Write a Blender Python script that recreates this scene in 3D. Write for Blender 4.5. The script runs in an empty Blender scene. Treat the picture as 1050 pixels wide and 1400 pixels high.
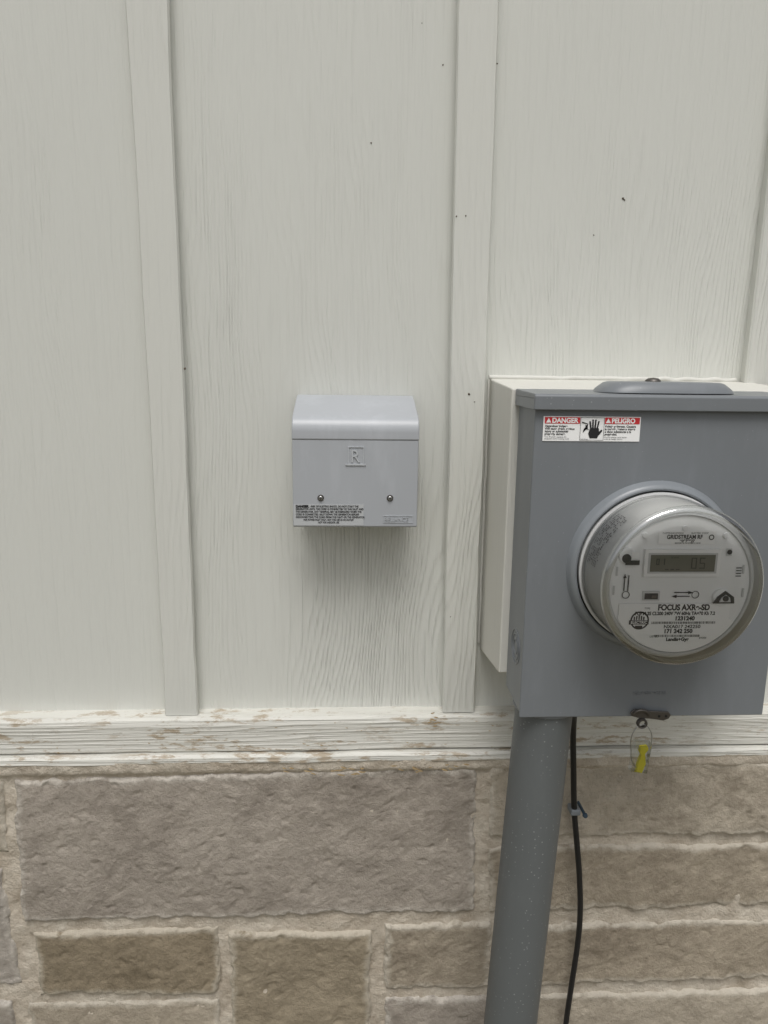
import bpy, bmesh, math, random
from mathutils import Matrix, Vector, noise
random.seed(7)
scene=bpy.context.scene
col=scene.collection
# ------------------------------------------------------------------ helpers
def link(o,parent=None):
    col.objects.link(o)
    if parent: o.parent=parent
    return o
def empty(name):
    return link(bpy.data.objects.new(name,None))
def mesh_obj(name,verts,faces,mat=None,parent=None,smooth=False):
    me=bpy.data.meshes.new(name); me.from_pydata(verts,[],faces); me.update()
    bm=bmesh.new(); bm.from_mesh(me); bmesh.ops.recalc_face_normals(bm,faces=bm.faces); bm.to_mesh(me); bm.free()
    if mat: me.materials.append(mat)
    if smooth:
        for p in me.polygons: p.use_smooth=True
    return link(bpy.data.objects.new(name,me),parent)
def bevel(o,w,seg=2):
    m=o.modifiers.new("bevel",'BEVEL'); m.width=w; m.segments=seg; m.limit_method='ANGLE'; m.angle_limit=math.radians(30)
    for p in o.data.polygons: p.use_smooth=True
    wn=o.modifiers.new("wn",'WEIGHTED_NORMAL'); wn.keep_sharp=True
    return o
def box(name,x0,x1,y0,y1,z0,z1,mat,parent=None,bv=0.0):
    v=[(x,y,z) for x in(x0,x1) for y in(y0,y1) for z in(z0,z1)]
    f=[(0,1,3,2),(4,6,7,5),(0,4,5,1),(2,3,7,6),(0,2,6,4),(1,5,7,3)]
    o=mesh_obj(name,v,f,mat,parent)
    if bv: bevel(o,bv)
    return o
def lathe(name,prof,cx,cz,mat,parent=None,n=96,smooth=True,sharp=35):
    v=[];f=[]
    for r,y in prof:
        for i in range(n):
            a=2*math.pi*i/n; v.append((cx+r*math.cos(a),y,cz+r*math.sin(a)))
    for k in range(len(prof)-1):
        for i in range(n):
            j=(i+1)%n; f.append((k*n+i,k*n+j,(k+1)*n+j,(k+1)*n+i))
    o=mesh_obj(name,v,f,mat,parent,smooth)
    if smooth: o.data.set_sharp_from_angle(angle=math.radians(sharp))
    return o
def disc(name,cx,cz,y,r,mat,parent=None,n=64):
    v=[(cx+r*math.cos(2*math.pi*i/n),y,cz+r*math.sin(2*math.pi*i/n)) for i in range(n)]
    return mesh_obj(name,v,[tuple(range(n))],mat,parent)
def poly(name,pts,y,mat,parent=None,th=0.0):
    n=len(pts)
    if th==0: return mesh_obj(name,[(x,y,z) for x,z in pts],[tuple(range(n))],mat,parent)
    v=[(x,y,z) for x,z in pts]+[(x,y+th,z) for x,z in pts]
    f=[tuple(range(n)),tuple(range(2*n-1,n-1,-1))]+[(i,(i+1)%n,n+(i+1)%n,n+i) for i in range(n)]
    return mesh_obj(name,v,f,mat,parent)
def rect(name,x0,x1,z0,z1,y,mat,parent=None,th=0.0):
    return poly(name,[(x0,z0),(x1,z0),(x1,z1),(x0,z1)],y,mat,parent,th)
def text(name,s,x,z,y,size,mat,parent=None,align='LEFT',ext=0.0,sx=1.0,bold=0.0):
    c=bpy.data.curves.new(name,'FONT'); c.body=s; c.size=size; c.align_x=align; c.extrude=ext; c.offset=bold
    c.materials.append(mat); o=bpy.data.objects.new(name,c); o.location=(x,y,z); o.rotation_euler=(math.pi/2,0,0); o.scale=(sx,1,1)
    return link(o,parent)
def tube(name,pts,r,mat,parent=None,cyclic=False,bez=True):
    c=bpy.data.curves.new(name,'CURVE'); c.dimensions='3D'; c.bevel_depth=r; c.bevel_resolution=5; c.resolution_u=10
    s=c.splines.new('BEZIER' if bez else 'POLY')
    if bez:
        s.bezier_points.add(len(pts)-1)
        for p,q in zip(s.bezier_points,pts): p.co=q; p.handle_left_type=p.handle_right_type='AUTO'
    else:
        s.points.add(len(pts)-1)
        for p,q in zip(s.points,pts): p.co=(*q,1)
    s.use_cyclic_u=cyclic; c.use_fill_caps=True; c.materials.append(mat)
    return link(bpy.data.objects.new(name,c),parent)
# ------------------------------------------------------------------ material helper
class M:
    def __init__(s,name):
        s.m=bpy.data.materials.new(name); s.m.use_nodes=True; s.t=s.m.node_tree; s.b=s.t.nodes["Principled BSDF"]; s.tc=None
    def n(s,k,**kw):
        x=s.t.nodes.new(k)
        for a,b in kw.items():
            if a in x.inputs.keys() : x.inputs[a].default_value=b
            else: setattr(x,a,b)
        return x
    def l(s,a,b): s.t.links.new(a,b)
    def co(s,scale=(1,1,1),loc=(0,0,0)):
        if not s.tc: s.tc=s.n("ShaderNodeTexCoord")
        m=s.n("ShaderNodeMapping"); m.inputs["Scale"].default_value=scale; m.inputs["Location"].default_value=loc; s.l(s.tc.outputs["Object"],m.inputs["Vector"]); return m.outputs[0]
    def noise(s,scale,stretch=(1,1,1),detail=4,rough=.55,dist=0):
        x=s.n("ShaderNodeTexNoise"); x.inputs["Scale"].default_value=scale; x.inputs["Detail"].default_value=detail; x.inputs["Roughness"].default_value=rough; x.inputs["Distortion"].default_value=dist
        s.l(s.co(stretch),x.inputs["Vector"]); return x.outputs["Fac"]
    def ramp(s,src,p0,p1,c0=(0,0,0),c1=(1,1,1)):
        x=s.n("ShaderNodeValToRGB"); e=x.color_ramp.elements; e[0].position=p0; e[1].position=p1; e[0].color=(*c0,1); e[1].color=(*c1,1); s.l(src,x.inputs[0]); return x.outputs[0]
    def math(s,op,a,b=None):
        x=s.n("ShaderNodeMath"); x.operation=op
        for i,q in enumerate((a,b)):
            if q is None: continue
            if isinstance(q,(int,float)): x.inputs[i].default_value=q
            else: s.l(q,x.inputs[i])
        return x.outputs[0]
    def mix(s,fac,a,b,mode='MIX'):
        x=s.n("ShaderNodeMix"); x.data_type='RGBA'; x.blend_type=mode
        for i,q in ((0,fac),(6,a),(7,b)):
            if isinstance(q,(int,float)): x.inputs[i].default_value=q
            elif isinstance(q,tuple): x.inputs[i].default_value=(*q,1)
            else: s.l(q,x.inputs[i])
        return x.outputs[2]
    def base(s,c):
        if isinstance(c,tuple): s.b.inputs["Base Color"].default_value=(*c,1)
        else: s.l(c,s.b.inputs["Base Color"])
        return s
    def set(s,**kw):
        for k,v in kw.items():
            k=k.replace("_"," ")
            for nm in s.b.inputs.keys():
                if nm.lower()==k.lower():
                    if isinstance(v,(int,float,tuple)): s.b.inputs[nm].default_value=v
                    else: s.l(v,s.b.inputs[nm])
        return s
    def bump(s,h,dist=.001,strength=1.0,prev=None):
        x=s.n("ShaderNodeBump"); x.inputs["Distance"].default_value=dist; x.inputs["Strength"].default_value=strength; s.l(h,x.inputs["Height"])
        if prev: s.l(prev,x.inputs["Normal"])
        s.l(x.outputs[0],s.b.inputs["Normal"]); return x.outputs[0]
def simple(name,c,rough=.5,metal=0.0,var=.06,bump=0.0,bs=300):
    m=M(name); f=m.noise(35,detail=3)
    d=tuple(max(0,x*(1-var*2)) for x in c); m.base(m.mix(f,d,tuple(min(1,x*(1+var*2)) for x in c)))
    m.set(roughness=rough,metallic=metal)
    if bump: m.bump(m.noise(bs,detail=2),bump)
    return m.m
# painted siding with embossed wood grain: warped growth-ring lines, strong in a few zones
def grain_mat(name,colr,vertical=True,amp=1.0,dirt=0.0,pitch=820,warp=190,cover=(.52,.68),floor=.10,spots=(),top=.8,streak=.09):
    m=M(name)
    V=lambda k:(1,1,k) if vertical else (k,1,1)
    base=m.noise(5.5,V(.20),detail=3,rough=.42)
    sep=m.n("ShaderNodeSeparateXYZ"); m.l(m.co(),sep.inputs[0])
    ph=m.math('ADD',m.math('MULTIPLY',sep.outputs[0 if vertical else 2],pitch),m.math('MULTIPLY',base,warp))
    cont=m.math('ADD',m.math('MULTIPLY',m.math('SINE',ph),.5),.5)
    cont=m.math('POWER',cont,2.0)
    mask=m.math('MULTIPLY',m.ramp(m.noise(4.0,V(.4),detail=1),*cover),.5)
    for (cx,cz,rx,rz,st) in spots:
        g=m.n("ShaderNodeTexGradient"); g.gradient_type='SPHERICAL'
        m.l(m.co((1/rx,0,1/rz),(-cx/rx,0,-cz/rz)),g.inputs[0])
        mask=m.math('MAXIMUM',mask,m.math('MULTIPLY',m.ramp(g.outputs["Fac"],.0,.55),st))
    fib=m.noise(210,V(.022),detail=3,rough=.65)
    mask=m.math('ADD',m.math('MULTIPLY',mask,1-floor),floor)
    h=m.math('ADD',m.math('MULTIPLY',m.math('MULTIPLY',cont,mask),m.ramp(fib,.30,.62)),m.math('MULTIPLY',fib,top))
    m.bump(h,.0013*amp)
    c=m.mix(m.noise(2.0,detail=2),tuple(x*.93 for x in colr),colr)
    c=m.mix(m.math('MULTIPLY',m.ramp(fib,.34,.46,(1,1,1),(0,0,0)),streak),c,tuple(x*.6 for x in colr))
    if dirt:
        d=m.ramp(m.noise(46,(.4,1,1.5),detail=5,rough=.75),.535,.61)
        d=m.math('MULTIPLY',d,m.ramp(m.noise(6,detail=2),.34,.52))
        c=m.mix(m.math('MULTIPLY',d,dirt),c,(.38,.30,.205))
        d2=m.ramp(m.noise(120,(.25,1,1),detail=4,rough=.8),.585,.65)
        c=m.mix(m.math('MULTIPLY',d2,.42),c,(.36,.32,.26))
    m.base(c); m.set(roughness=.6)
    return m.m
WALL=(.672,.678,.632)
siding=grain_mat("siding_paint",WALL,amp=.92,spots=((.06,1.20,.22,.40,1.0),(.0,1.65,.14,.4,.35),(-.19,1.55,.09,.5,.55),(.42,1.75,.12,.22,.35)))
battenm=grain_mat("batten_paint",(.675,.678,.630),amp=.85,spots=((.178,1.22,.06,.36,.95),(-.25,1.35,.05,.3,.4)))
trimm=grain_mat("trim_paint",(.70,.69,.635),vertical=False,amp=1.6,dirt=.85,pitch=700,warp=120,cover=(.5,.8),floor=.25,top=1.1,streak=.14)
blockm=grain_mat("block_paint",(.70,.69,.635),amp=.4)
caulkm=simple("paint_caulk",(.65,.645,.60),.6,0,.03)
# rock
def stone_mat(name,a,b,edge,ew=(.35,.55)):
    m=M(name)
    n1=m.noise(7,detail=6,rough=.65); n2=m.noise(45,detail=4,rough=.7)
    c=m.mix(m.ramp(n1,.35,.65),a,b)
    c=m.mix(m.math('MULTIPLY',m.ramp(n2,.40,.68),.5),c,tuple(x*1.25 for x in b))
    c=m.mix(m.math('MULTIPLY',m.ramp(m.noise(170,detail=3,rough=.7),.56,.68),.26),c,tuple(x*.5 for x in a))
    oi=m.n("ShaderNodeObjectInfo")
    c=m.mix(.8,c,m.mix(oi.outputs["Random"],(.85,.83,.79),(1.10,1.12,1.14)),'MULTIPLY')
    at=m.n("ShaderNodeAttribute"); at.attribute_name="edge"
    e=m.math('MULTIPLY',at.outputs["Fac"],m.ramp(n2,*ew))
    c=m.mix(e,c,edge); m.base(c); m.set(roughness=.93)
    m.bump(m.noise(95,detail=5,rough=.8),.005); return m.m
stA=stone_mat("limestone_grey",(.315,.278,.240),(.450,.405,.355),(.66,.615,.545))
stB=stone_mat("limestone_brown",(.215,.175,.118),(.35,.293,.21),(.62,.565,.47),(.28,.45))
stC=stone_mat("limestone_tan",(.305,.258,.198),(.475,.415,.33),(.65,.60,.51),(.28,.48))
mm=M("mortar"); mm.base(mm.mix(mm.ramp(mm.noise(16,detail=6,rough=.75),.35,.62),(.46,.39,.305),(.68,.615,.515))); mm.set(roughness=.95); mm.bump(mm.noise(70,detail=5,rough=.8),.007); mortar=mm.m
def paint(name,c,rough=.42,drops=0.0,sc=110):
    m=M(name)
    cc=m.mix(m.noise(4,detail=3),tuple(x*.9 for x in c),tuple(x*1.06 for x in c))
    cc=m.mix(m.math('MULTIPLY',m.ramp(m.noise(30,(1,1,.25),detail=5,rough=.7),.52,.72),.14),cc,tuple(x*1.6 for x in c))
    if drops:
        v=m.n("ShaderNodeTexVoronoi"); v.inputs["Scale"].default_value=sc; m.l(m.co(),v.inputs["Vector"])
        sep=m.n("ShaderNodeSeparateColor"); m.l(v.outputs["Color"],sep.inputs[0])
        rad=m.math('MULTIPLY',sep.outputs[1],.22)
        d=m.math('LESS_THAN',v.outputs["Distance"],rad)
        pick=m.ramp(sep.outputs[0],1-drops,1-drops+.05)
        pick=m.math('MULTIPLY',pick,m.ramp(m.noise(9,detail=2),.35,.6))
        k=m.math('MULTIPLY',d,pick)
        cc=m.mix(m.math('MULTIPLY',k,.32),cc,(.52,.54,.54))
    m.base(cc); m.set(roughness=rough); return m.m
steel=paint("grey_enamel",(.186,.200,.214),.40,.20,190)
steel_lid=paint("grey_enamel_lid",(.190,.204,.218),.36,.35,190)
flangem=paint("grey_enamel_ring",(.225,.243,.260),.30)
pipem=paint("grey_pvc",(.122,.132,.134),.5,.9,190)
plasticm=paint("inlet_plastic",(.412,.430,.455),.45)
plastic2=paint("inlet_plastic_hood",(.422,.440,.465),.34)
black=simple("black_rubber",(.012,.012,.013),.4); dark=simple("dark_plastic",(.03,.03,.032),.5)
metal=simple("zinc_metal",(.45,.45,.44),.35,1.0,.1); darkmetal=simple("dark_metal",(.13,.12,.11),.45,.8,.15)
lightgrey=simple("meter_barrel_grey",(.60,.605,.59),.3,0,.05); facem=simple("meter_face_white",(.86,.865,.86),.45,0,.02)
facegrey=simple("meter_face_grey",(.58,.585,.58),.45,0,.03)
white=simple("label_white",(.92,.92,.91),.5,0,.003); red=simple("label_red",(.60,.03,.035),.45,0,.03); ink=simple("ink_black",(.012,.012,.014),.5)
lcd=simple("lcd_glass",(.135,.138,.11),.2,0,.06); lcdink=simple("lcd_segment",(.02,.022,.018),.4)
embossm=simple("embossed_plastic",(.48,.50,.52),.45); labelgrey=simple("clear_label",(.49,.505,.515),.3,0,.03)
yellow=simple("yellow_plastic",(.85,.76,.03),.4,0,.03)
def clear(name,tint=(1,1,1),refl=.9,extra=.03,rough=.05):
    m=bpy.data.materials.new(name); m.use_nodes=True; t=m.node_tree; t.nodes.clear()
    o=t.nodes.new("ShaderNodeOutputMaterial"); mx=t.nodes.new("ShaderNodeMixShader"); tr=t.nodes.new("ShaderNodeBsdfTransparent"); g=t.nodes.new("ShaderNodeBsdfGlossy"); fr=t.nodes.new("ShaderNodeFresnel")
    tr.inputs[0].default_value=(*tint,1); g.inputs["Roughness"].default_value=rough; fr.inputs[0].default_value=1.5
    ad=t.nodes.new("ShaderNodeMath"); ad.operation='MULTIPLY_ADD'; ad.inputs[1].default_value=refl; ad.inputs[2].default_value=extra
    t.links.new(fr.outputs[0],ad.inputs[0]); t.links.new(ad.outputs[0],mx.inputs[0]); t.links.new(tr.outputs[0],mx.inputs[1]); t.links.new(g.outputs[0],mx.inputs[2]); t.links.new(mx.outputs[0],o.inputs[0]); return m
clearm=clear("clear_polycarbonate",(.99,.99,.985),1.0,.04,.03)

# ------------------------------------------------------------------ ground
gm=M("ground_soil"); gm.base(gm.mix(gm.ramp(gm.noise(1.5,detail=6),.4,.6),(.12,.12,.065),(.21,.175,.13))); gm.set(roughness=.95)
mesh_obj("ground",[(-300,-300,0),(300,-300,0),(300,300,0),(-300,300,0)],[(0,1,2,3)],gm.m)

# ------------------------------------------------------------------ siding wall
H=empty("board_and_batten_wall")
box("siding_panel",-3.2,3.4,0,.05,1.02,3.3,siding,H)
for i,(x0,x1,x2,x3) in enumerate([(-1.155,-1.102,-1.155,-1.102),(-.718,-.665,-.718,-.665),(-.2785,-.2295,-.2855,-.2315),(.154,.204,.1455,.1995),(.583,.64,.592,.648),(1.02,1.074,1.02,1.074),(1.46,1.514,1.46,1.514)]):
    zb,zt=1.061,2.08; k=(3.3-zb)/(zt-zb)
    xt0,xt1=x0+(x2-x0)*k,x1+(x3-x1)*k; N=160; v=[];f=[]
    for j in range(N+1):
        t=j/N; z=zb+(3.3-zb)*t; w=.0015*noise.fractal(Vector((i*7.3,z*5,0)),1,2,4); w2=.0015*noise.fractal(Vector((i*7.3+3,z*5,5)),1,2,4)
        a=x0+(xt0-x0)*t+w; b=x1+(xt1-x1)*t+w2
        v+=[(a+.0025,0.002,z),(a-.0005,-.018,z),(a+.0015,-.0215,z),(b-.0015,-.0215,z),(b+.0005,-.018,z),(b-.0025,.002,z)]
    for j in range(N):
        for q in range(5): f.append((j*6+q,j*6+q+1,(j+1)*6+q+1,(j+1)*6+q))
    f+= [(0,1,2,3,4,5)]
    o=mesh_obj("batten_%d"%i,v,f,battenm,H)
def strip(name,prof,x0,x1,step,mat,amp,seed):
    v=[];f=[];n=int((x1-x0)/step);P=len(prof)
    for i in range(n+1):
        x=x0+(x1-x0)*i/n
        for k,(y,z) in enumerate(prof):
            d=amp*noise.fractal(Vector((x*9,seed+k*3.1,0)),1,2,6)
            v.append((x,y+d*.6,z+d))
    for i in range(n):
        for k in range(P-1): f.append((i*P+k,i*P+k+1,(i+1)*P+k+1,(i+1)*P+k))
    return mesh_obj(name,v,f,mat,H)
strip("trim_board",[(.01,1.062),(-.026,1.0595),(-.030,1.056),(-.0315,1.050),(-.031,1.03),(-.0315,1.006),(-.028,1.003),(.01,1.002)],-3.2,3.4,.005,trimm,.0014,1)
strip("trim_lip",[(.01,1.0035),(-.036,1.0015),(-.040,.998),(-.0405,.990),(-.037,.987),(.01,.9865)],-3.2,3.4,.006,trimm,.0014,9)
B=[(x,y,z) for (x) in (.212,.603) for (y,z) in ((0,1.581),(-.148,1.572),(-.148,1.182),(0,1.160))]
bl=mesh_obj("mounting_block",B,[(0,1,2,3),(7,6,5,4),(0,4,5,1),(1,5,6,2),(2,6,7,3),(0,3,7,4)],blockm,H); bevel(bl,.0025)
tube("block_caulk_top",[(.21+.373*q/24,-.001,1.583+.002*noise.noise(Vector((q*.8,2,1)))) for q in range(25)],.0035,caulkm,H)
tube("block_caulk_side",[(.2100+.001*noise.noise(Vector((q*.8,5,1))),-.001,1.17+.41*q/12) for q in range(13)],.0022,caulkm,H)

# ------------------------------------------------------------------ stone veneer
S=empty("stone_wall")
def stone(i,TL,TR,BR,BL,mat,res=.0035,depth=.0165,y0=-.020,sct=.35):
    w=max(TR[0]-TL[0],BR[0]-BL[0]); h=max(TL[1]-BL[1],TR[1]-BR[1])
    nx=max(8,int(w/res)); nz=max(8,int(h/res)); v=[];f=[];ed=[]
    tilt=(random.uniform(-.005,.005),random.uniform(-.005,.005)); sd=random.uniform(0,100)
    for j in range(nz+1):
        t=j/nz
        for i2 in range(nx+1):
            s=i2/nx
            x=(BL[0]*(1-s)+BR[0]*s)*(1-t)+(TL[0]*(1-s)+TR[0]*s)*t
            z=(BL[1]*(1-s)+BR[1]*s)*(1-t)+(TL[1]*(1-s)+TR[1]*s)*t
            p=Vector((x,z,sd))
            e1=noise.fractal(p*22,1,2,5)*.0045; e2=noise.fractal(p*22+Vector((9,9,9)),1,2,5)*.0045
            x+=e1; z+=e2
            d=min(s*w,(1-s)*w,t*h,(1-t)*h)+.004*noise.noise(p*55)+.002*noise.noise(p*140)
            k=max(0,min(1,d/.007)); k=1-(1-k)**2.2
            big=noise.fractal(p*5,1,2,3)*.005
            mid=noise.fractal(p*Vector((1,1,1))*26,.8,2,6)*.0019
            q=Vector((x*.80+z*.6,(z*.80-x*.6)*2.3,sd)); sc=abs(noise.noise(q*17))*.004*sct+abs(noise.noise(q*41+Vector((5,5,5))))*.0008
            pit=noise.noise(p*75); pit=-.0016*max(0,pit-.28)/.3
            hgt=k*(depth+big+mid+sc+pit+tilt[0]*(s-.5)+tilt[1]*(t-.5))
            if min(s,1-s,t,1-t)<=0.0: hgt=-.014
            v.append((x,y0-hgt,z)); ed.append(max(0,min(1,1-(d-.001)/.014)))
    W=nx+1
    for j in range(nz):
        for i2 in range(nx): a=j*W+i2; f.append((a,a+1,a+W+1,a+W))
    o=mesh_obj("stone_%d"%i,v,f,mat,S,True)
    at=o.data.attributes.new("edge",'FLOAT','POINT')
    for k2,e in enumerate(ed): at.data[k2].value=e
    return o
mmv=lambda *a:[(x/1000,z/1000) for x,z in a]
vis=[(((-514,964),(213,976),(217,709),(-519,712)),stA,.0024,.2),
 (((-790,966),(-527,962),(-529,834),(-790,838)),stC,.004,.4),
 (((-790,818),(-541,814),(-527,592),(-790,590)),stA,.004,.6),
 (((-503,692),(-202,696),(-206,566),(-505,574)),stB,.0026,.5),
 (((-192,684),(45,680),(48,380),(-196,380)),stB,.0026,.4),
 (((61,690),(246,693),(250,561),(66,563)),stC,.0026,.5),
 (((-525,560),(-205,556),(-208,420),(-530,420)),stC,.004,.5),
 (((-790,574),(-541,570),(-545,430),(-790,430)),stA,.006,.5),
 (((65,549),(262,549),(262,410),(66,410)),stA,.004,.5),
 (((224,978),(900,982),(905,842),(232,846)),stC,.003,.7),
 (((232,832),(955,828),(958,705),(236,708)),stC,.003,.7),
 (((292,684),(980,680),(980,564),(290,562)),stC,.003,.7),
 (((288,545),(1010,543),(1010,415),(288,412)),stC,.0038,.6)]
k=0
for q,m_,r,s_ in vis: stone(k,*mmv(*q),m_,r,sct=s_); k+=1
def rows(x0,x1,zt,zb):
    global k
    z=zt
    while z>zb+.05:
        h=min(random.uniform(.12,.2),z-zb)
        x=x0
        while x<x1-.02:
            w=min(random.uniform(.2,.55),x1-x)
            if x1-(x+w)<.1: w=x1-x
            stone(k,(x,z),(x+w-.012,z),(x+w-.012,z-h+.012),(x,z-h+.012),random.choice([stA,stC,stC,stB]),.014); k+=1; x+=w
        z-=h
rows(-2.4,-.79,.98,.0); rows(1.02,2.6,.98,0); rows(-.79,1.01,.37,.0)
def bed(name,x0,x1,z0,z1,st):
    v=[];f=[];nx=int((x1-x0)/st);nz=int((z1-z0)/st)
    for j in range(nz+1):
        for i in range(nx+1):
            x=x0+st*i;z=z0+st*j;p=Vector((x,z,3))
            d=noise.fractal(p*25,1,2,4)*.0035+noise.fractal(p*110,1,2,3)*.0013
            if z>.966: d+=.008*min(1,(z-.966)/.008)
            v.append((x,-.031-d,z))
    for j in range(nz):
        for i in range(nx): a=j*(nx+1)+i; f.append((a,a+1,a+nx+2,a+nx+1))
    mesh_obj(name,v,f,mortar,S,True)
bed("mortar_bed",-.8,1.05,.352,.992,.004); bed("mortar_bed_b",-2.4,-.801,0,.992,.02); bed("mortar_bed_c",1.051,2.6,0,.992,.02); bed("mortar_bed_d",-.8,1.05,0,.351,.02)
box("backing",-3.2,3.4,0.0,.05,0,1.019,mortar,S)

# ------------------------------------------------------------------ power inlet box
I=empty("power_inlet_box")
def extr(name,prof,x0,x1,mat,parent,bv=.0015,taper=0.0):
    n=len(prof); v=[]
    for x,sg in((x0,1),(x1,-1)): v+=[(x+sg*taper*max(0,(y+.09)/.09),y,z) for y,z in prof]
    f=[tuple(range(n)),tuple(range(2*n-1,n-1,-1))]+[(i,(i+1)%n,n+(i+1)%n,n+i) for i in range(n)]
    o=mesh_obj(name,v,f,mat,parent); bevel(o,bv,3); return o
arc=[(-.0690-.0220*math.sin(a),1.5085+.0235*math.cos(a)) for a in [math.radians(x) for x in range(24,91,6)]]
h_=extr("hood",[(-.001,1.5550),(-.012,1.5546),(-.035,1.5470),(-.056,1.5385)]+arc+[(-.0912,1.4985),(-.086,1.4965),(-.001,1.4965)],-.0740,.1000,plastic2,I,.0016,.003)
extr("front_cover",[(-.062,1.4980),(-.0900,1.4980),(-.0895,1.377),(-.086,1.3755),(-.062,1.3755)],-.0735,.0995,plasticm,I,.0014)
box("back_body",-.069,.096,-.066,-.0005,1.386,1.4975,plasticm,I,.003)
for x in(-.035,.061):
    lathe("screw_washer",[(.0001,-.0913),(.0040,-.0913),(.0046,-.0902),(.0046,-.089)],x,1.4175,darkmetal,I,32)
    lathe("screw_head",[(.0001,-.0930),(.0020,-.0929),(.0029,-.0921),(.0031,-.0912)],x,1.4175,metal,I,32)
    rect("screw_slot",x-.0019,x+.0019,1.4170,1.4180,-.0934,dark,I,.0004); rect("screw_slot_b",x-.0005,x+.0005,1.4156,1.4194,-.0935,dark,I,.0004)
def frame(name,x0,x1,z0,z1,t,y,mat,parent,th=.0006):
    rect(name+"_t",x0,x1,z1-t,z1,y,mat,parent,th); rect(name+"_b",x0,x1,z0,z0+t,y,mat,parent,th)
    rect(name+"_l",x0,x0+t,z0+t,z1-t,y,mat,parent,th); rect(name+"_r",x1-t,x1,z0+t,z1-t,y,mat,parent,th)
frame("logo_frame",.0025,.0245,1.4645,1.489,.0010,-.0912,embossm,I,.0012)
text("logo_letter","R",.0055,1.4675,-.0909,.025,embossm,I,ext=.0006,sx=.9)
rect("logo_bar",-.0010,.0270,1.4632,1.4648,-.0914,embossm,I,.0012)
frame("maker_frame",.0515,.0935,1.3825,1.3925,.0006,-.0904,embossm,I,.0008)
text("maker_letters","RELIANCE",.0535,1.3845,-.0902,.0082,embossm,I,ext=.0005,sx=.92)
rect("warning_label",-.0725,.0245,1.3785,1.4085,-.0901,labelgrey,I,.0003)
lines=["                       - RISK OF ELECTRIC SHOCK. DO NOT START THE","GENERATOR UNTIL THE CORD IS CONNECTED TO THIS INLET AND","THE GENERATOR. ANY TERMINAL MAY BE ENERGIZED WHEN THE","CORD IS CONNECTED. SHUT DOWN THE GENERATOR BEFORE","DISCONNECTING THE CORD FROM THIS INLET OR THE GENERATOR.","FOR POWER INLET ONLY, NOT FOR USE AS AN OUTLET","NOT FOR INDOOR USE."]
text("warning_title","DANGER",-.0695,1.4043,-.0907,.0044,ink,I,'LEFT',sx=1.0,bold=.0003)
for i,s in enumerate(lines):
    text("warning_text_%d"%i,s,-.0695 if i<5 else -.024,1.4045-.0038*i,-.0906,.0036,ink,I,'LEFT' if i<5 else 'CENTER',sx=.84 if i<5 else .76,bold=.00012)

# ------------------------------------------------------------------ meter socket box
E=empty("electric_meter_socket")
X0,X1,YF,ZB,ZT=.2205,.5385,-.240,1.1615,1.553
box("enclosure_body",X0+.002,X1-.002,YF+.0035,-.1475,ZB+.002,1.566,steel,E,.003)
box("front_cover",X0,X1,YF,YF+.0035,ZB,ZT,steel,E,.0022)
lid=extr("lid",[(-.149,1.5715),(-.246,1.5690),(-.2485,1.5665),(-.2485,1.5505),(-.245,1.5505),(-.245,1.563),(-.149,1.563)],X0-.0035,X1+.0035,steel_lid,E,.0012)
box("lid_side_lip",X0-.0033,X0-.0005,-.2445,-.1495,1.551,1.5632,steel_lid,E)
v=[];f=[];n=40
for r,h in((1,0),(.97,.004),(.86,.011),(.80,.0125),(.0,.0135)):
    for i in range(n):
        a=2*math.pi*i/n; c,s=math.cos(a),math.sin(a); cx=abs(c)**.6*(1 if c>0 else -1); cy=abs(s)**.6*(1 if s>0 else -1)
        v.append((.388+.083*r*cx,-.197+.040*r*cy,1.5705+h))
for k2 in range(4):
    for i in range(n): j=(i+1)%n; f.append((k2*n+i,k2*n+j,(k2+1)*n+j,(k2+1)*n+i))
mesh_obj("hub_plate",v,f,steel_lid,E,True)
v=[];f=[]
for r,h in((.0095,0),(.0092,.002),(.006,.0045),(.0001,.0052)):
    for i in range(24): a=2*math.pi*i/24; v.append((.372+r*math.cos(a),-.205+r*math.sin(a),1.583+h))
for k2 in range(3):
    for i in range(24): j=(i+1)%24; f.append((k2*24+i,k2*24+j,(k2+1)*24+j,(k2+1)*24+i))
mesh_obj("hub_bolt",v,f,darkmetal,E,True)
for r in(.0225,.0165,.0095):
    tube("knockout_ring",[(X0+.0018,-.195+r*math.cos(2*math.pi*i/24),1.240+r*math.sin(2*math.pi*i/24)) for i in range(24)],.0008,steel,E,True)
CX,CZ=.3755,1.3605
lathe("cover_flange",[(.1075,YF+.001),(.1060,YF-.0015),(.1040,YF-.0065),(.1015,YF-.0095),(.0985,YF-.0105),(.0965,YF-.0095),(.0955,YF-.004),(.0955,YF+.002)],CX,CZ,flangem,E,128)
disc("socket_gap",CX,CZ,YF-.0015,.0963,black,E,96)
# danger sticker
DS=-.2413
rect("danger_sticker",.2305,.3465,1.514,1.5430,YF-.0009,white,E,.0006)
rect("danger_red",.2320,.2740,1.5345,1.5420,DS,red,E); rect("peligro_red",.3035,.3452,1.5345,1.5420,DS,red,E)
def tri(n,x,z,s,mt,y): poly(n,[(x-s,z-s*.8),(x+s,z-s*.8),(x,z+s)],y,mt,E)
tri("warn_tri",.2365,1.5380,.0030,white,DS-.0003); tri("warn_tri_b",.3075,1.5380,.0030,white,DS-.0003)
text("danger_text","DANGER",.2405,1.5356,DS-.0003,.0078,white,E,sx=.98,bold=.0003); text("peligro_text","PELIGRO",.3115,1.5356,DS-.0003,.0078,white,E,sx=.92,bold=.0003)
for i,s in enumerate(["Hazardous Voltage.","Will cause death, serious","injury or substantial","property damage."]): text("danger_line","%s"%s,.2325,1.5305-.0031*i,DS,.0035,ink,E,bold=.0001)
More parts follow.
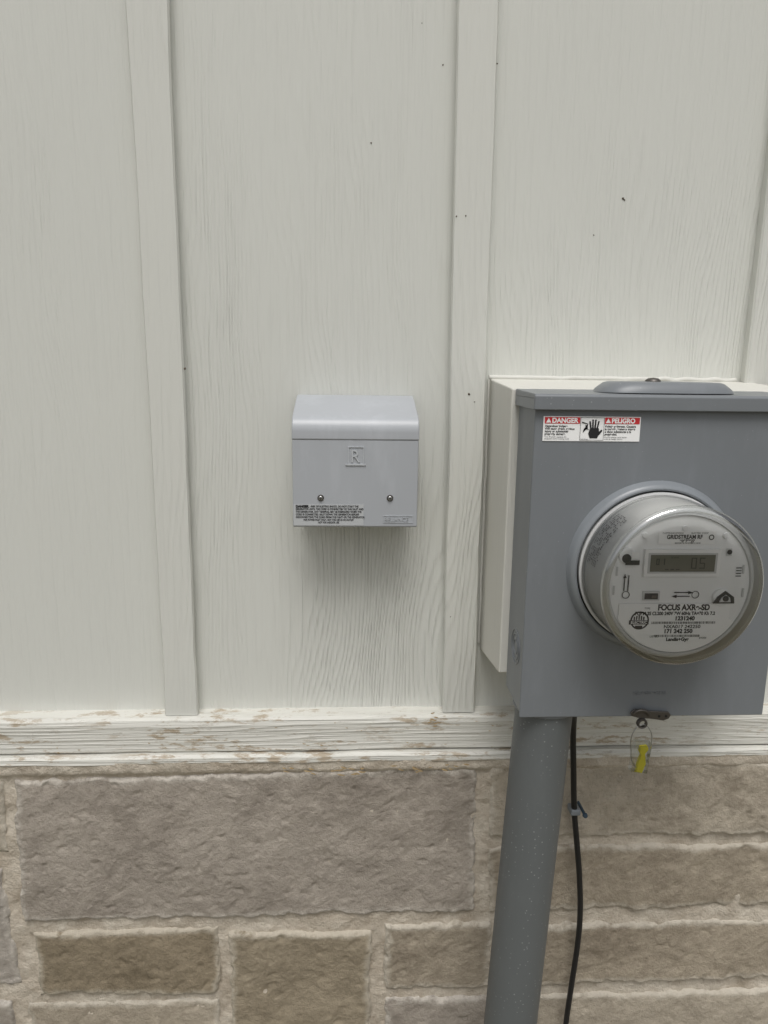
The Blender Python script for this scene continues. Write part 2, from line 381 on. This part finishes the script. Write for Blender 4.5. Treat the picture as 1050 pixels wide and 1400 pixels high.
for i,s in enumerate(["Voltaje peligroso. Causara","la muerte, lesiones graves","o dano substancial a la","propiedad."]): text("peligro_line","%s"%s,.3040,1.5305-.0031*i,DS,.0035,ink,E,bold=.0001)
for i,(xx,s) in enumerate([(.2325,"Turn off power supplying this"),(.2325,"equipment before working inside."),(.3040,"Corte la energia a este equipo"),(.3040,"antes de trabajar dentro.")]): text("small_line",s,xx,1.5182-.0022*(i%2),DS,.0022,ink,E)
poly("palm",[(.2865,1.5175),(.2955,1.5175),(.2975,1.5235),(.2968,1.5295),(.2862,1.5295),(.2845,1.5230)],DS,ink,E)
for i,(x,t,l) in enumerate([(.2872,-.0015,.0085),(.2896,-.0004,.0105),(.2922,.0005,.0105),(.2948,.0016,.0088)]): poly("finger",[(x-.0010,1.529),(x+.0010,1.529),(x+t+.0009,1.529+l),(x+t-.0009,1.529+l)],DS-.0002,ink,E)
poly("thumb",[(.2968,1.5205),(.3012,1.5265),(.3000,1.5280),(.2962,1.5245)],DS-.0002,ink,E)
poly("lightning",[(.2762,1.5370),(.2842,1.5345),(.2806,1.5310),(.2856,1.5275),(.2800,1.5285),(.2776,1.5240),(.2790,1.5292),(.2836,1.5300),(.2800,1.5322),(.2832,1.5340),(.2762,1.5355)],DS-.0003,ink,E)
frame("picto_frame",.2745,.3030,1.5152,1.5420,.0004,DS-.0001,ink,E,.0001)
text("picto_caption","hot/caliente",.2755,1.5160,DS-.0003,.0018,ink,E)
text("embossed_caption","MAX 600 VOLTS",.365,1.192,YF-.0002,.006,steel,E,ext=.0004)
HP=[(.362,1.170),(.367,1.1745),(.392,1.1715),(.411,1.1705),(.4145,1.166),(.412,1.161),(.405,1.1585),(.390,1.161),(.372,1.1625),(.364,1.165)]
o=poly("hasp",HP,YF-.006,darkmetal,E,.0025); bevel(o,.0008)
for x in(.399,.408): lathe("hasp_hole",[(.0001,YF-.0063),(.0017,YF-.0063),(.0017,YF-.005)],x,1.1648,black,E,20)
lathe("hasp_eyelet",[(.0042,YF-.009),(.0058,YF-.0095),(.0068,YF-.008),(.0068,YF-.004),(.0042,YF-.004),(.0042,YF-.009)],.3775,1.1555,darkmetal,E,40)
tube("hasp_arm",[(.366,YF-.007,1.169),(.370,YF-.009,1.174),(.380,YF-.009,1.1735),(.386,YF-.0075,1.167)],.0022,darkmetal,E)

# ------------------------------------------------------------------ meter
T=empty("electric_meter")
lathe("meter_barrel",[(.0935,YF+.002),(.0935,-.250),(.0900,-.253),(.0888,-.311),(.0872,-.3135),(.0850,-.3145),(.0001,-.3145)],CX,CZ,lightgrey,T,128)
for r,y in((.0945,-.2515),(.0915,-.259)): lathe("barrel_rib",[(r-.003,y+.0015),(r,y+.001),(r,y-.001),(r-.003,y-.0015)],CX,CZ,facegrey,T,128)
lathe("face_ring",[(.0845,-.3150),(.0840,-.3185),(.0810,-.3192),(.0800,-.3170)],CX,CZ,facegrey,T,128)
disc("face_plate",CX,CZ,-.3170,.0820,facem,T,96)
lathe("clear_cover",[(.0922,-.254),(.0915,-.322),(.0900,-.3268),(.0865,-.3290),(.0810,-.3295),(.04,-.3302),(.0001,-.3304)],CX,CZ,clearm,T,128)
lathe("cover_rim",[(.0917,-.321),(.0925,-.3228),(.0917,-.3262),(.0892,-.3285),(.0865,-.3294),(.0848,-.3290)],CX,CZ,clear("clear_rim",(.92,.94,.94),1.0,.22,.03),T,128)
FX,FZ,FY=CX,CZ-.0005,-.3178
sc=1.05
def R_(n,a,b,c,d,mt,lift=0,th=.0003): return rect(n,FX+a*sc/1000,FX+b*sc/1000,FZ+c*sc/1000,FZ+d*sc/1000,FY-lift-th,mt,T,th)
def Tx(n,s,a,c,size,mt=ink,al='CENTER',lift=.0008,sx=1,bold=0): return text(n,s,FX+a*sc/1000,FZ+c*sc/1000,FY-lift,size,mt,T,al,sx=sx,bold=bold)
def bars(n,a,b,c,d,mt=ink,lift=.0007):
    x=a; v=[];f=[]
    while x<b:
        w=random.choice([.35,.5,.8])
        q=len(v)
        for (xx,zz) in((x,c),(x+w,c),(x+w,d),(x,d)): v.append((FX+xx*sc/1000,FY-lift,FZ+zz*sc/1000))
        f.append((q,q+1,q+2,q+3)); x+=w+random.choice([.4,.6,.9])
    mesh_obj(n,v,f,mt,T)
R_("top_label",-28,33,46,60,white); Tx("top_line","COMMUNICATIONS",-13,57,.0026); Tx("top_line_b","ELECTRIC COOP",16,57,.0026)
Tx("top_name","GRIDSTREAM RF",0,51.6,.0066,bold=.0002,sx=.84); Tx("top_no","90979927",3,48,.0042,bold=.00015); bars("top_bar",-10,18,46.4,47.6)
lathe("label_badge",[(.0020,FY-.0007),(.0031,FY-.0007)],FX+.0305,FZ+.0560,ink,T,24)
R_("lcd_bezel",-42,40,11,40.5,white,0,.0035); R_("lcd_inner_frame",-38.5,36.5,14.5,37,facegrey,.0036,.0003); R_("lcd_screen",-36,34,16.5,35,lcd,.0040,.0003)
def seg(x,z,w,h,on):
    t=1.1; L={'a':(x,x+w,z+h-t,z+h),'d':(x,x+w,z,z+t),'g':(x,x+w,z+h/2-t/2,z+h/2+t/2),'f':(x,x+t,z+h/2,z+h),'b':(x+w-t,x+w,z+h/2,z+h),'e':(x,x+t,z,z+h/2),'c':(x+w-t,x+w,z,z+h/2)}
    for i,s in enumerate(on): R_("lcd_seg",*L[s],lcdink,.0044+.00005*i,.0001)
seg(8,20,6,12,"abcdef"); seg(17,20,6,12,"acdfg"); seg(-30,24,3.5,7,"abcdef"); seg(-24,24,3.5,7,"bc")
Tx("lcd_small","KWH",-10,31,.0035,lcdink,lift=.0046)
for x in(-20,-14,-8): R_("lcd_mark",x,x+4,18.5,19.5,lcdink,.0044,.0001)
rad=75
a0=math.atan2(-38,-65); a1=math.atan2(-38,58)
pts=[(-65,-20),(-65,-37)]
for i in range(0,25):
    a=a0+(a1-a0)*i/24; pts.append((rad*math.cos(a),rad*math.sin(a)))
pts+=[(57,-37),(57,-20)]
poly("bottom_label",[(FX+x*sc/1000,FZ+z*sc/1000) for x,z in pts],FY-.0012,white,T,.0008)
LB=.0016
Tx("type_text","FOCUS AXRe-SD",6,-27,.0094,bold=.0004,sx=.86,lift=LB)
Tx("type_small","TYPE",-34,-26,.003,lift=LB)
Tx("form_text","FORM 2S CL200 240V 3W 60Hz TA=30 Kh 7.2",-3,-32.5,.0055,bold=.0002,sx=.86,lift=LB)
Tx("no_a","1231240",8,-38.5,.0066,bold=.0003,lift=LB); bars("bar_a",-28,42,-42.6,-40,lift=LB)
Tx("no_b","NXA017 242250",6,-47.5,.0056,sx=1.1,bold=.0001,lift=LB); Tx("no_c","171 242 250",2,-53,.0066,bold=.0003,lift=LB); bars("bar_b",-24,26,-57.6,-55,lift=LB)
Tx("maker","Landis+Gyr",2,-62,.0056,bold=.00025,lift=LB); Tx("ul_mark","LISTED",-24,-58,.0034,lift=LB); Tx("ul_mark_b","6W09",30,-60,.0034,lift=LB)
lathe("utility_logo",[(.0090,FY-LB),(.0108,FY-LB)],FX-.0435,FZ-.0405,ink,T,40)
for i in range(-2,3): R_("logo_beam",-42.2+i*2.6-.7,-42.2+i*2.6+.7,-38,-32.5+abs(i)*-.9,ink,LB,.0001)
R_("logo_band",-53,-31.5,-43,-38.3,ink,LB+.0002,.0001); Tx("logo_text","ELECTRIC",-42.2,-42,.0046,white,lift=LB+.0006,sx=.95,bold=.0001); R_("logo_base",-46,-38,-48,-44.5,ink,LB,.0001)
def knob(x,z,r,mt,h=.004):
    lathe("face_knob",[(r/1000,FY+.001),(r/1000,FY-h+.001),(r/1000*.85,FY-h),(.0001,FY-h)],FX+x*sc/1000,FZ+z*sc/1000,mt,T,32)
knob(-60,33,9.5,facem,.004); knob(-62,31,5.2,dark,.0055); R_("face_tab",-63,-48,24,29,dark,.004,.001); R_("face_tab_b",-57,-49,31,38,white,.004,.001)
knob(46,-13,10,facem,.004)
poly("optical_port_dark",[(FX+x/1000,FZ+z/1000) for x,z in((38,-19.5),(62,-19.5),(61,-12),(51,-5),(42,-12))],FY-.0055,dark,T,.002)
poly("optical_port_inner",[(FX+x/1000,FZ+z/1000) for x,z in((44,-17.5),(57,-17.5),(56,-12.5),(51,-9),(46,-13))],FY-.0066,facegrey,T,.001)
lathe("optical_port_eye",[(.0001,FY-.0078),(.003,FY-.0076),(.0035,FY-.0066)],FX+.051,FZ-.0135,dark,T,24)
R_("port_frame",-40,-22,-16,-6,facegrey,0,.002); R_("port_dark",-38.5,-24,-14.5,-8,dark,.002,.0006); R_("port_pin",-31,-26,-13,-10,darkmetal,.0027,.0008)
def arrow_line(x0,z0,x1,z1): tube("arrow_line",[(FX+x0/1000,FY-.0006,FZ+z0/1000),(FX+x1/1000,FY-.0006,FZ+z1/1000)],.00055,ink,T,bez=False)
arrow_line(-6,-8,15,-8); arrow_line(-6,-12.5,12,-12.5); poly("arrow_head",[(FX+.010,FZ-.006),(FX+.016,FZ-.008),(FX+.010,FZ-.010)],FY-.0008,ink,T); poly("arrow_head_b",[(FX-.003,FZ-.0105),(FX-.009,FZ-.0125),(FX-.003,FZ-.0145)],FY-.0008,ink,T)
lathe("button",[(.0036,FY-.0006),(.0044,FY-.0008)],FX+.0185,FZ-.0105,ink,T,32)
arrow_line(-64,12,-64,-6); arrow_line(-59.5,12,-59.5,-6); poly("arrow_head_c",[(FX-.066,FZ+.009),(FX-.064,FZ+.014),(FX-.062,FZ+.009)],FY-.0008,ink,T); lathe("button_b",[(.0036,FY-.0006),(.0044,FY-.0008)],FX-.0615,FZ-.0105,ink,T,32)
R_("side_mark",47,53,33,41,facegrey,0,.0006); lathe("side_eye",[(.0001,FY-.001),(.0028,FY-.001),(.0030,FY-.0003)],FX+.053,FZ+.039,dark,T,20)
for i in range(4): R_("side_tick",60,66,10+i*3,11+i*3,ink,0,.0001)
for x,z in((-70,16),(68,18),(-72,-5),(70,-8)): R_("slot",x-1,x+1,z-5,z+5,facegrey,0,.0006)
for x,z in((-45,58),(47,58),(0,66)): lathe("moulding_boss",[(.0001,FY-.0015),(.003,FY-.0015),(.0036,FY)],FX+x/1000,FZ+z/1000,facem,T,24)
for r in range(7):
    v=[];f=[]
    for c in range(26):
        if random.random()<.3: continue
        y=-.264-r*.0048
        a=math.radians(128+c*1.7); a2=a+math.radians(random.uniform(.7,1.5)); R0=.0902; q=len(v)
        for aa,yy in((a,y),(a2,y),(a2,y-.0016),(a,y-.0016)): v.append((CX+R0*math.cos(aa),yy,CZ+R0*math.sin(aa)))
        f.append((q,q+1,q+2,q+3))
    mesh_obj("rating_text_%d"%r,v,f,darkmetal,T)

# ------------------------------------------------------------------ seal tag
G=empty("meter_seal_tag")
yy=YF-.008
tube("seal_wire",[(.3775,yy,1.1545),(.367,yy,1.145),(.3655,yy,1.118),(.370,yy,1.100),(.378,yy,1.094),(.387,yy,1.103),(.3915,yy,1.128),(.388,yy,1.147)],.0006,metal,G,True)
o=poly("seal_body",[(.3735,1.0905),(.3815,1.0885),(.3855,1.1010),(.3835,1.1150),(.3875,1.1210),(.3860,1.1260),(.3765,1.1250),(.3755,1.1180),(.3780,1.1130),(.3745,1.1010)],yy-.003,yellow,G,.006); bevel(o,.001)
o=poly("seal_housing",[(.3655,1.0920),(.3870,1.0885),(.3900,1.1300),(.3690,1.1330)],yy-.0045,clear("seal_clear",(.95,.96,.95),.9,.07),G,.009)
# ------------------------------------------------------------------ conduit
C_=empty("electrical_conduit")
tube("pipe",[(.265,-.195,1.1625),(.2425,-.195,.66),(.211,-.195,-.05)],.0378,pipem,C_,bez=False).data.bevel_resolution=16
v=[];f=[];n=48
for r,z in((.037,1.163),(.0415,1.163),(.0418,1.158),(.0405,1.1565),(.0375,1.1560)):
    for i in range(n): a=2*math.pi*i/n; v.append((.265+r*math.cos(a),-.195+r*math.sin(a),z))
for k2 in range(4):
    for i in range(n): j=(i+1)%n; f.append((k2*n+i,k2*n+j,(k2+1)*n+j,(k2+1)*n+i))
mesh_obj("hub_nut",v,f,steel,C_,True)
# ------------------------------------------------------------------ cable
K=empty("black_cable")
tube("cable",[(.330,-.150,1.170),(.338,-.11,1.12),(.350,-.066,1.061),(.357,-.060,.98),(.363,-.060,.908),(.371,-.060,.85),(.379,-.060,.789),(.3845,-.060,.72),(.384,-.060,.666),(.379,-.060,.59),(.374,-.060,.509),(.37,-.06,.35),(.40,-.07,.1),(.42,-.08,-.02)],.0046,black,K)
box("clip_saddle",.3555,.3715,-.0665,-.045,.9045,.9145,simple("clip_grey",(.22,.24,.26),.5),K,.002)
lathe("clip_nail",[(.0001,-.0745),(.0035,-.0740),(.0042,-.071),(.0025,-.070),(.0025,-.035)],.3765,.909,simple("clip_blue",(.04,.07,.10),.4),K,20)

# ------------------------------------------------------------------ dirt specks and leaf litter
v=[];f=[]
def blob(x,y,z,r,sx=1,sz=1):
    q=len(v); n=7
    for i in range(n):
        a=2*math.pi*i/n; rr=r*random.uniform(.6,1.2); v.append((x+rr*sx*math.cos(a),y,z+rr*sz*math.sin(a)))
    v.append((x,y-r*.5,z))
    for i in range(n): f.append((q+i,q+(i+1)%n,q+n))
for x,z,r in((.033,1.899,.0014),(.392,1.835,.0021),(.394,1.8335,.0014),(.353,1.785,.0012),(.13,2.00,.0012),(.10,2.05,.0009)): blob(x,-.0006,z,r)
for x,z,r in((.1515,1.802,.0013),(.1645,1.803,.0012),(.178,1.559,.0020),(.186,1.548,.0011),(.2,1.996,.0014),(.161,1.22,.001),(-.228,1.59,.0020)): blob(x,-.0220,z,r)
mesh_obj("dirt_specks",v,f,simple("dirt",(.12,.10,.075),.9,0,.3))
v=[];f=[]
def flake(x,y,z,l,w):
    a=random.uniform(-.6,.6); q=len(v); c,s=math.cos(a),math.sin(a)
    for u,t,h in((-1,0,0),(-.3,1,.4),(.5,.8,.6),(1,0,.2),(.3,-.9,.3),(-.5,-.7,.5)): v.append((x+(u*c*l-t*s*w),y-h*.0015,z+(u*s*l+t*c*w)*.6))
    f.append((q,q+1,q+2,q+3,q+4,q+5))
for i in range(18): flake(random.uniform(-.10,.03),-.0455,random.uniform(.966,.984),random.uniform(.003,.008),random.uniform(.0015,.003))
for i in range(14): flake(random.uniform(.07,.2),-.0455,random.uniform(.972,.986),random.uniform(.003,.007),random.uniform(.0015,.003))
for i in range(40): flake(random.gauss(0,.25),-.0345,random.uniform(1.006,1.056),random.uniform(.0012,.0035),random.uniform(.0008,.0016))
for i in range(9): flake(.137+random.gauss(0,.006),-.0345,1.052+random.gauss(0,.006),.004,.002)
mesh_obj("leaf_litter",v,f,simple("dry_leaf",(.42,.31,.17),.85,0,.2))

# ------------------------------------------------------------------ light
w=bpy.data.worlds.new("World"); scene.world=w; w.use_nodes=True; t=w.node_tree; bg=t.nodes["Background"]
sky=t.nodes.new("ShaderNodeTexSky"); sky.sky_type='NISHITA'; sky.sun_disc=False
EL,AZ=61,-3   # sun in front of the wall, high
sky.sun_elevation=math.radians(EL); sky.sun_rotation=math.radians(180+(-AZ))
sky.air_density=1.0; sky.dust_density=4.0
hs=t.nodes.new("ShaderNodeHueSaturation"); hs.inputs["Saturation"].default_value=.18
t.links.new(sky.outputs[0],hs.inputs["Color"]); t.links.new(hs.outputs[0],bg.inputs[0]); bg.inputs[1].default_value=.110
L=bpy.data.lights.new("sun",'SUN'); L.energy=1.35; L.angle=math.radians(28); L.color=(1,.98,.95)
lo=link(bpy.data.objects.new("sun",L))
sd=Vector((math.sin(math.radians(AZ))*math.cos(math.radians(EL)),-math.cos(math.radians(AZ))*math.cos(math.radians(EL)),math.sin(math.radians(EL))))
lo.rotation_euler=sd.to_track_quat('Z','Y').to_euler(); lo.location=sd*5
# ------------------------------------------------------------------ camera
cam=bpy.data.cameras.new("camera"); co=link(bpy.data.objects.new("camera",cam)); cam.lens=26; cam.sensor_width=36; cam.sensor_fit='AUTO'
Rm=(Matrix.Rotation(math.radians(-3),3,'Z')@Matrix.Rotation(math.radians(90-11.3),3,'X')@Matrix.Rotation(math.radians(0.75),3,'Z'))
co.matrix_world=Matrix.Translation((0,-1.1,1.6))@Rm.to_4x4()
cam.clip_start=.02; cam.clip_end=1000; scene.camera=co
scene.view_settings.view_transform='Standard'; scene.view_settings.look='None'; scene.view_settings.exposure=0
